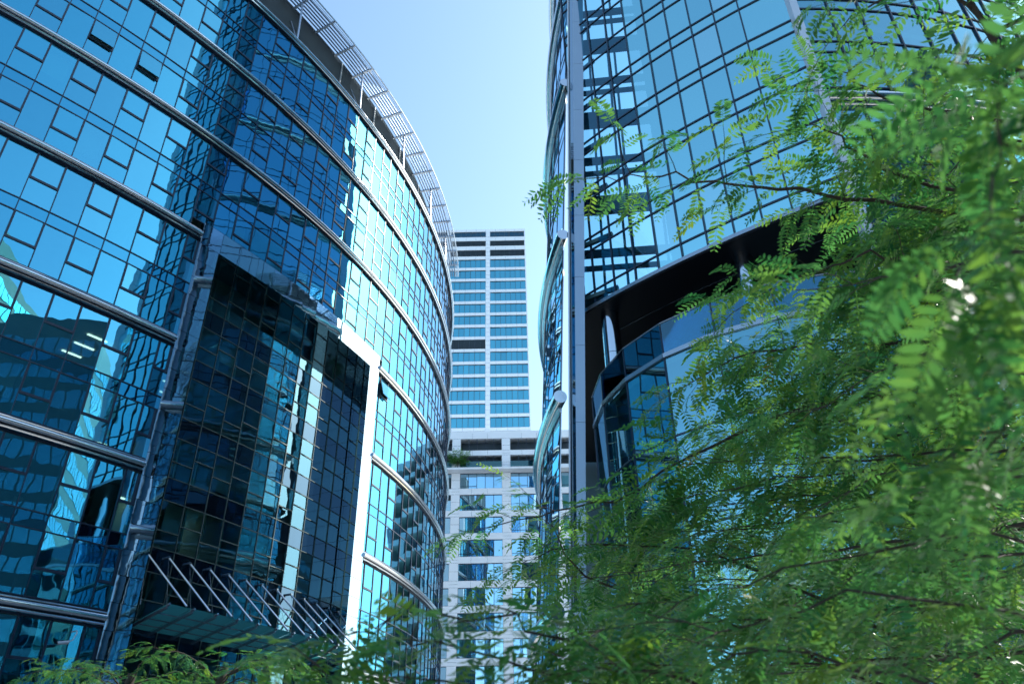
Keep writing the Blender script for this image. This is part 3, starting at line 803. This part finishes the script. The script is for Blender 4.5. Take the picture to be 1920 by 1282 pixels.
class Tree:
    def __init__(s, label, trunk_xy, group='honey locust trees round the plaza', coarse=False):
        s.root = thing('honey_locust_tree', label, 'tree', group); s.tx = trunk_xy; s.wood = MB(); s.fr = []; s.coarse = coarse; s.limb = []; s.z0 = 0.
    def frond(s, p, d, n, L): s.fr.append((p, unit(d), n, L))
    def twig(s, p, d, ln, fl, r=.0018):
        n_ = max(3, int(ln/(fl*.30))); pts = [p]; d = unit(d)
        for i in range(n_):
            d = unit(d+rng.normal(0, .10, 3)+np.array([0, 0, -.03])); pts.append(pts[-1]+d*ln/n_)
        s.wood.tube(pts, list(np.linspace(r, r*.4, len(pts))), 4, False)
        sd = 1
        for i in range(1, len(pts)):
            t = unit(pts[i]-pts[i-1]); side = np.cross(t, (0, 0, 1.))
            if np.linalg.norm(side) < .2: side = np.array([1., 0, 0])
            side = unit(side)*sd; sd = -sd
            dd = unit(t*rng.uniform(.3, .9)+side*rng.uniform(.5, 1.1)+np.array([0, 0, rng.uniform(-.75, .05)]))
            nn = unit(np.array([0, 0, 1.])+rng.normal(0, .35, 3))
            s.frond(pts[i], dd, nn, fl*rng.uniform(.7, 1.15))
            if rng.random() < .35: s.frond(pts[i], unit(t-side*rng.uniform(.3, 1)+np.array([0, 0, -.3])), nn, fl*rng.uniform(.5, .9))
        s.frond(pts[-1], unit(d+np.array([0, 0, -.2])), np.array([0, 0, 1.]), fl)
    def branch(s, P, r0=.016, fl=.16, gap=.085, tw=(.22, .5), join=True, bare=0.0):
        """P: world points from root side to tip"""
        P = [np.asarray(p, float) for p in P]
        # Catmull-Rom smoothing and a little wander
        Q = [2*P[0]-P[1]]+P+[2*P[-1]-P[-2]]; pts = []
        for i in range(1, len(Q)-2):
            seg_ = max(3, int(np.linalg.norm(Q[i+1]-Q[i])/.12))
            for j in range(seg_):
                t = j/seg_; a, b, c, d = Q[i-1], Q[i], Q[i+1], Q[i+2]
                pts.append(.5*((2*b)+(-a+c)*t+(2*a-5*b+4*c-d)*t*t+(-a+3*b-3*c+d)*t**3)+rng.normal(0, .008, 3))
        pts.append(P[-1]); n = len(pts)
        r0 *= .7; s.wood.tube(pts, list(np.linspace(r0, r0*.16, n)), 6)
        if join:
            b0 = pts[0]; T = np.array([s.tx[0], s.tx[1], max(1.2, b0[2]-.9)])
            m_ = (b0+T)/2+np.array([0, 0, -.12]); s.wood.tube([T, m_, b0], [r0*2.0, r0*1.5, r0], 6); s.limb.append(T[2])
        acc = 0; sd = 1
        for i in range(1, n):
            st = np.linalg.norm(pts[i]-pts[i-1]); acc += st
            if i/n < bare: continue
            while acc > gap:
                acc -= gap; t = unit(pts[i]-pts[i-1]); side = np.cross(t, (0, 0, 1.)); side = unit(side)*sd; sd = -sd
                d = t*rng.uniform(.4, 1.1)+side*rng.uniform(.3, 1)+np.array([0, 0, rng.uniform(-.45, .45)])
                s.twig(pts[i], d, rng.uniform(*tw)*(1.0-.45*i/n), fl)
        s.twig(pts[-1], pts[-1]-pts[-3], tw[0], fl)
    def finish(s, trunk_r=.12, top=None, lean=(0, 0)):
        top = top or (max(s.limb) if s.limb else 3.0)
        x, y = s.tx; n = 8
        tp = [np.array([x+lean[0]*(i/n)+(.04*math.sin(i*1.7) if i else 0), y+lean[1]*(i/n)+(.04*math.cos(i*2.1) if i else 0), s.z0+(top-s.z0)*i/n]) for i in range(n+1)]
        tb = MB(); tb.tube(tp, list(np.linspace(trunk_r*1.25, trunk_r*.6, n+1)), 12); tb.build('trunk', M_BARK, s.root, smooth=True)
        s.wood.build('branches', M_BARK, s.root, smooth=True)
        T = TEMPL_C if s.coarse else TEMPL
        allv = []; loops = []; sizes = []; tones = []; off = 0
        ids = rng.integers(0, len(T), len(s.fr))
        for ti, (tv, tf) in enumerate(T):
            sel = [f for f, k in zip(s.fr, ids) if k == ti]
            if not sel: continue
            p = np.array([f[0] for f in sel]); d = np.array([f[1] for f in sel]); nn = np.array([f[2] for f in sel]); Ls = np.array([f[3] for f in sel])
            nn = nn-d*np.sum(nn*d, 1)[:, None]; nn /= np.linalg.norm(nn, axis=1)[:, None]+1e-9; yy = np.cross(nn, d)
            M3 = np.stack([d, yy, nn], 1)*Ls[:, None, None]          # rows = axes
            vv = np.einsum('vk,fkj->fvj', tv, M3)+p[:, None, :]
            allv.append(vv.reshape(-1, 3)); nv = len(tv)
            fl_ = np.concatenate([np.array(f) for f in tf]); sz = np.array([len(f) for f in tf])
            loops.append((fl_[None, :]+(np.arange(len(sel))*nv)[:, None]+off).reshape(-1)); sizes.append(np.tile(sz, len(sel)))
            tone = np.clip(rng.beta(2.2, 2.4, len(sel)), 0, 1); tone = np.where(rng.random(len(sel)) < .002, 1.0, tone*.92)
            tones.append(np.clip(np.repeat(tone, nv)+np.tile(np.random.default_rng(ti).normal(0, .05, nv), len(sel)), 0, 1)); off += nv*len(sel)
        V = np.concatenate(allv); Lp = np.concatenate(loops); Sz = np.concatenate(sizes)
        me = bpy.data.meshes.new('leaves'); me.vertices.add(len(V)); me.vertices.foreach_set('co', V.astype(np.float32).ravel())
        me.loops.add(len(Lp)); me.loops.foreach_set('vertex_index', Lp.astype(np.int32)); me.polygons.add(len(Sz))
        me.polygons.foreach_set('loop_start', np.concatenate([[0], np.cumsum(Sz)[:-1]]).astype(np.int32))
        try: me.polygons.foreach_set('loop_total', Sz.astype(np.int32))
        except Exception: pass
        a = me.attributes.new('tone', 'FLOAT', 'POINT'); a.data.foreach_set('value', np.concatenate(tones).astype(np.float32))
        me.materials.append(M_LEAF); me.update(calc_edges=True); me.validate()
        o = bpy.data.objects.new('crown', me); C.objects.link(o); o.parent = s.root
        print(s.root['label'], 'fronds', len(s.fr))
BY_ = [0, 100, 200, 300, 400, 500, 600, 700, 800, 870, 930, 1000, 1050, 1100, 1150, 1200, 1282]
BX_ = [1600, 1565, 1500, 1490, 1500, 1490, 1330, 1200, 1210, 1130, 1060, 1040, 1010, 1000, 960, 940, 900]
edge = lambda y: float(np.interp(y, BY_, BX_))
# middle tree: sprays that read leaf by leaf
B = Tree('sharply seen honey locust whose long sprays reach across the fin from the right', (5.4, 3.6))
def px(*L_): return [at(x, y, d) for x, y, d in L_]
B.branch(px((2050, 420, 3.3), (1800, 405, 3.1), (1640, 375, 3.0), (1500, 352, 2.9), (1400, 352, 2.85), (1300, 333, 2.8), (1210, 330, 2.75), (1140, 332, 2.7)), .014, .155, .10, (.16, .36))
B.branch(px((2050, 560, 3.4), (1850, 520, 3.2), (1740, 490, 3.0), (1620, 480, 2.9), (1520, 510, 2.85), (1400, 570, 2.8)), .013, .15, .09)
B.branch(px((2050, 330, 3.3), (1800, 360, 3.1), (1660, 315, 3.0), (1590, 270, 2.95), (1535, 235, 2.9), (1490, 240, 2.9)), .012, .15, .08)
B.branch(px((2050, 250, 3.3), (1850, 230, 3.1), (1700, 190, 3.0), (1600, 150, 2.9), (1570, 130, 2.9)), .011, .15, .11)
B.branch(px((2050, -80, 3.2), (1880, 60, 3.0), (1820, 20, 2.9), (1700, -20, 2.8), (1620, 20, 2.8), (1570, 60, 2.8)), .013, .15, .13)
B.branch(px((1990, 250, 2.9), (1880, 100, 2.9), (1835, 30, 2.9), (1800, -60, 2.9), (1770, -160, 2.9)), .022, .15, .2, bare=.2)
B.branch(px((2080, 760, 4.0), (1800, 745, 3.9), (1600, 748, 3.8), (1430, 790, 3.7), (1290, 860, 3.6), (1150, 935, 3.5), (1040, 955, 3.4), (930, 985, 3.35)), .018, .15, .10, (.2, .42))
B.branch(px((2080, 700, 3.8), (1750, 650, 3.6), (1560, 640, 3.5), (1420, 660, 3.4), (1300, 715, 3.3)), .015, .15, .09)
B.branch(px((1750, 1320, 3.6), (1500, 1230, 3.5), (1250, 1120, 3.4), (1100, 1080, 3.35), (1050, 1010, 3.3), (1020, 960, 3.3)), .014, .14, .10, join=True)
B.branch(px((1800, 1250, 3.6), (1400, 1060, 3.5), (1200, 1020, 3.4), (1040, 1030, 3.4), (990, 1050, 3.4)), .012, .14, .09)
for y0 in np.arange(190, 1260, 50):
    xe = edge(y0)+rng.uniform(130, 240); d0 = rng.uniform(2.9, 4.2)
    dy = rng.uniform(-50, 30)
    B.branch(px((2080, y0+dy-40, d0+.4), (1850, y0+dy-20+rng.uniform(-20, 20), d0+.2), ((1850+xe)/2, y0+rng.uniform(-25, 25), d0), (xe, y0+rng.uniform(0, 45), d0-.15)), .012, .21, .095 if y0 > 380 else .13, (.2, .46))
B.finish(.13)
# farther tree: small leaves filling behind
F_ = Tree('farther honey locust filling the gaps behind the sharp sprays', (9.6, 8.2))
for y0 in np.arange(330, 1275, 44):
    xe = edge(y0)+rng.uniform(150, 290); d0 = rng.uniform(5.0, 7.2); dy = rng.uniform(-60, 30)
    F_.branch(px((2060, y0+dy-30, d0+1.0), (1850, y0+dy, d0+.5), ((1850+xe)/2, y0+rng.uniform(-25, 25), d0), (xe, y0+rng.uniform(0, 40), d0-.2)), .022, .21, .10, (.3, .75))
F_.finish(.16)
# nearest tree: blurred leaves at the right edge and along the bottom
A_ = Tree('nearest honey locust, its large blurred leaves hanging at the right edge', (2.6, 1.3))
near = [
 ((2150, 150, 1.3), (1990, 170, 1.1), (1920, 260, 1.0), (1860, 330, .95)),
 ((2150, 330, 1.3), (1980, 350, 1.1), (1880, 420, 1.0), (1800, 500, .95)),
 ((2150, 600, 1.3), (1980, 560, 1.15), (1860, 600, 1.1), (1780, 650, 1.05)),
 ((2150, 760, 1.4), (1980, 740, 1.25), (1870, 780, 1.15), (1790, 850, 1.1)),
 ((2150, 950, 1.6), (1950, 900, 1.5), (1750, 920, 1.45), (1560, 960, 1.4)),
 ((2150, 1100, 1.5), (1900, 1010, 1.4), (1650, 1030, 1.35), (1400, 1080, 1.3), (1200, 1130, 1.25)),
 ((2150, 1250, 1.4), (1900, 1150, 1.3), (1600, 1120, 1.25), (1350, 1170, 1.2), (1130, 1180, 1.15)),
 ((2000, 1380, 1.3), (1700, 1260, 1.25), (1450, 1230, 1.2), (1250, 1260, 1.15), (1050, 1230, 1.1)),
 ((1800, 1500, 1.35), (1400, 1330, 1.25), (1100, 1215, 1.2), (950, 1165, 1.2), (760, 1150, 1.2), (690, 1180, 1.2), (630, 1210, 1.2)),
 ((1700, 1550, 1.4), (1200, 1370, 1.3), (900, 1290, 1.25), (740, 1270, 1.2), (620, 1290, 1.2)),
 ((1650, 1480, 1.35), (1300, 1330, 1.25), (1000, 1250, 1.2), (820, 1215, 1.15), (720, 1225, 1.15)),
 ((1500, 1560, 1.35), (1100, 1400, 1.25), (850, 1310, 1.2), (660, 1265, 1.15), (600, 1250, 1.15)),
 ((2150, 20, 1.5), (2000, 60, 1.3), (1930, 120, 1.2), (1870, 190, 1.15)),
]
for P_n in near: A_.branch(px(*[(x_, y_, d_*(.85 if P_n[0][1] < 800 else 1.2)) for x_, y_, d_ in P_n]), .006, .13, .085, (.04, .11) if P_n[0][1] < 800 else (.06, .16))
for y0 in (480, 700, 880, 1040, 1200):
    d0 = rng.uniform(1.7, 2.3)
    A_.branch(px((2120, y0-30, d0+.2), (1900, y0, d0+.1), (1700, y0+rng.uniform(-20, 40), d0), (1520+rng.uniform(-60, 60), y0+60, d0)), .008, .145, .09, (.15, .32))
A_.finish(.1, top=2.0)
# small trees below the canopy at the lower left
def small_tree(label, x0, y0, dist, rad, n, zc):
    c = at(x0, y0, dist); t = Tree(label, (c[0], c[1]))
    hz = c[2]+zc
    for i in range(n):
        a = 2*math.pi*i/n+rng.uniform(-.3, .3); e = rng.uniform(-.05, .55); L_ = rad*rng.uniform(.7, 1.05)
        st = np.array([c[0], c[1], hz-.4-rng.uniform(0, .6)]); en = st+np.array([math.cos(a)*L_, math.sin(a)*L_, L_*e*.55])
        t.branch([st, (st+en)/2+np.array([0, 0, .12]), en], .018, .19, .15, (.25, .55), join=False)
    t.finish(.09, top=hz-.3); return t
small_tree('small leafy honey locust beneath the left end of the entrance canopy', 250, 1240, 12.0, 1.1, 18, .15)
small_tree('small leafy honey locust standing under the middle of the entrance canopy', 420, 1235, 11.6, 1.15, 20, .2)
small_tree('small honey locust beside the right foot of the portal, partly behind blurred leaves', 590, 1275, 11.2, 1.0, 16, .1)
# shrub tree on the roof terrace of the low block
t = Tree('round yellow-green shrub tree on the roof terrace of the low block', (-9.6, BY-.9), group=None, coarse=True)
t.z0 = 50.3; t.root.name = 'terrace_tree'
for i in range(40):
    a = 2*math.pi*i/40; st = np.array([-9.6, BY-.9, 51.2]); en = st+np.array([math.cos(a)*rng.uniform(.8, 2.0), math.sin(a)*.5, rng.uniform(.3, 2.2)])
    t.branch([st, (st+en)/2, en], .04, .5, .25, (.3, .7), join=False)
t.finish(.05, top=52.0)
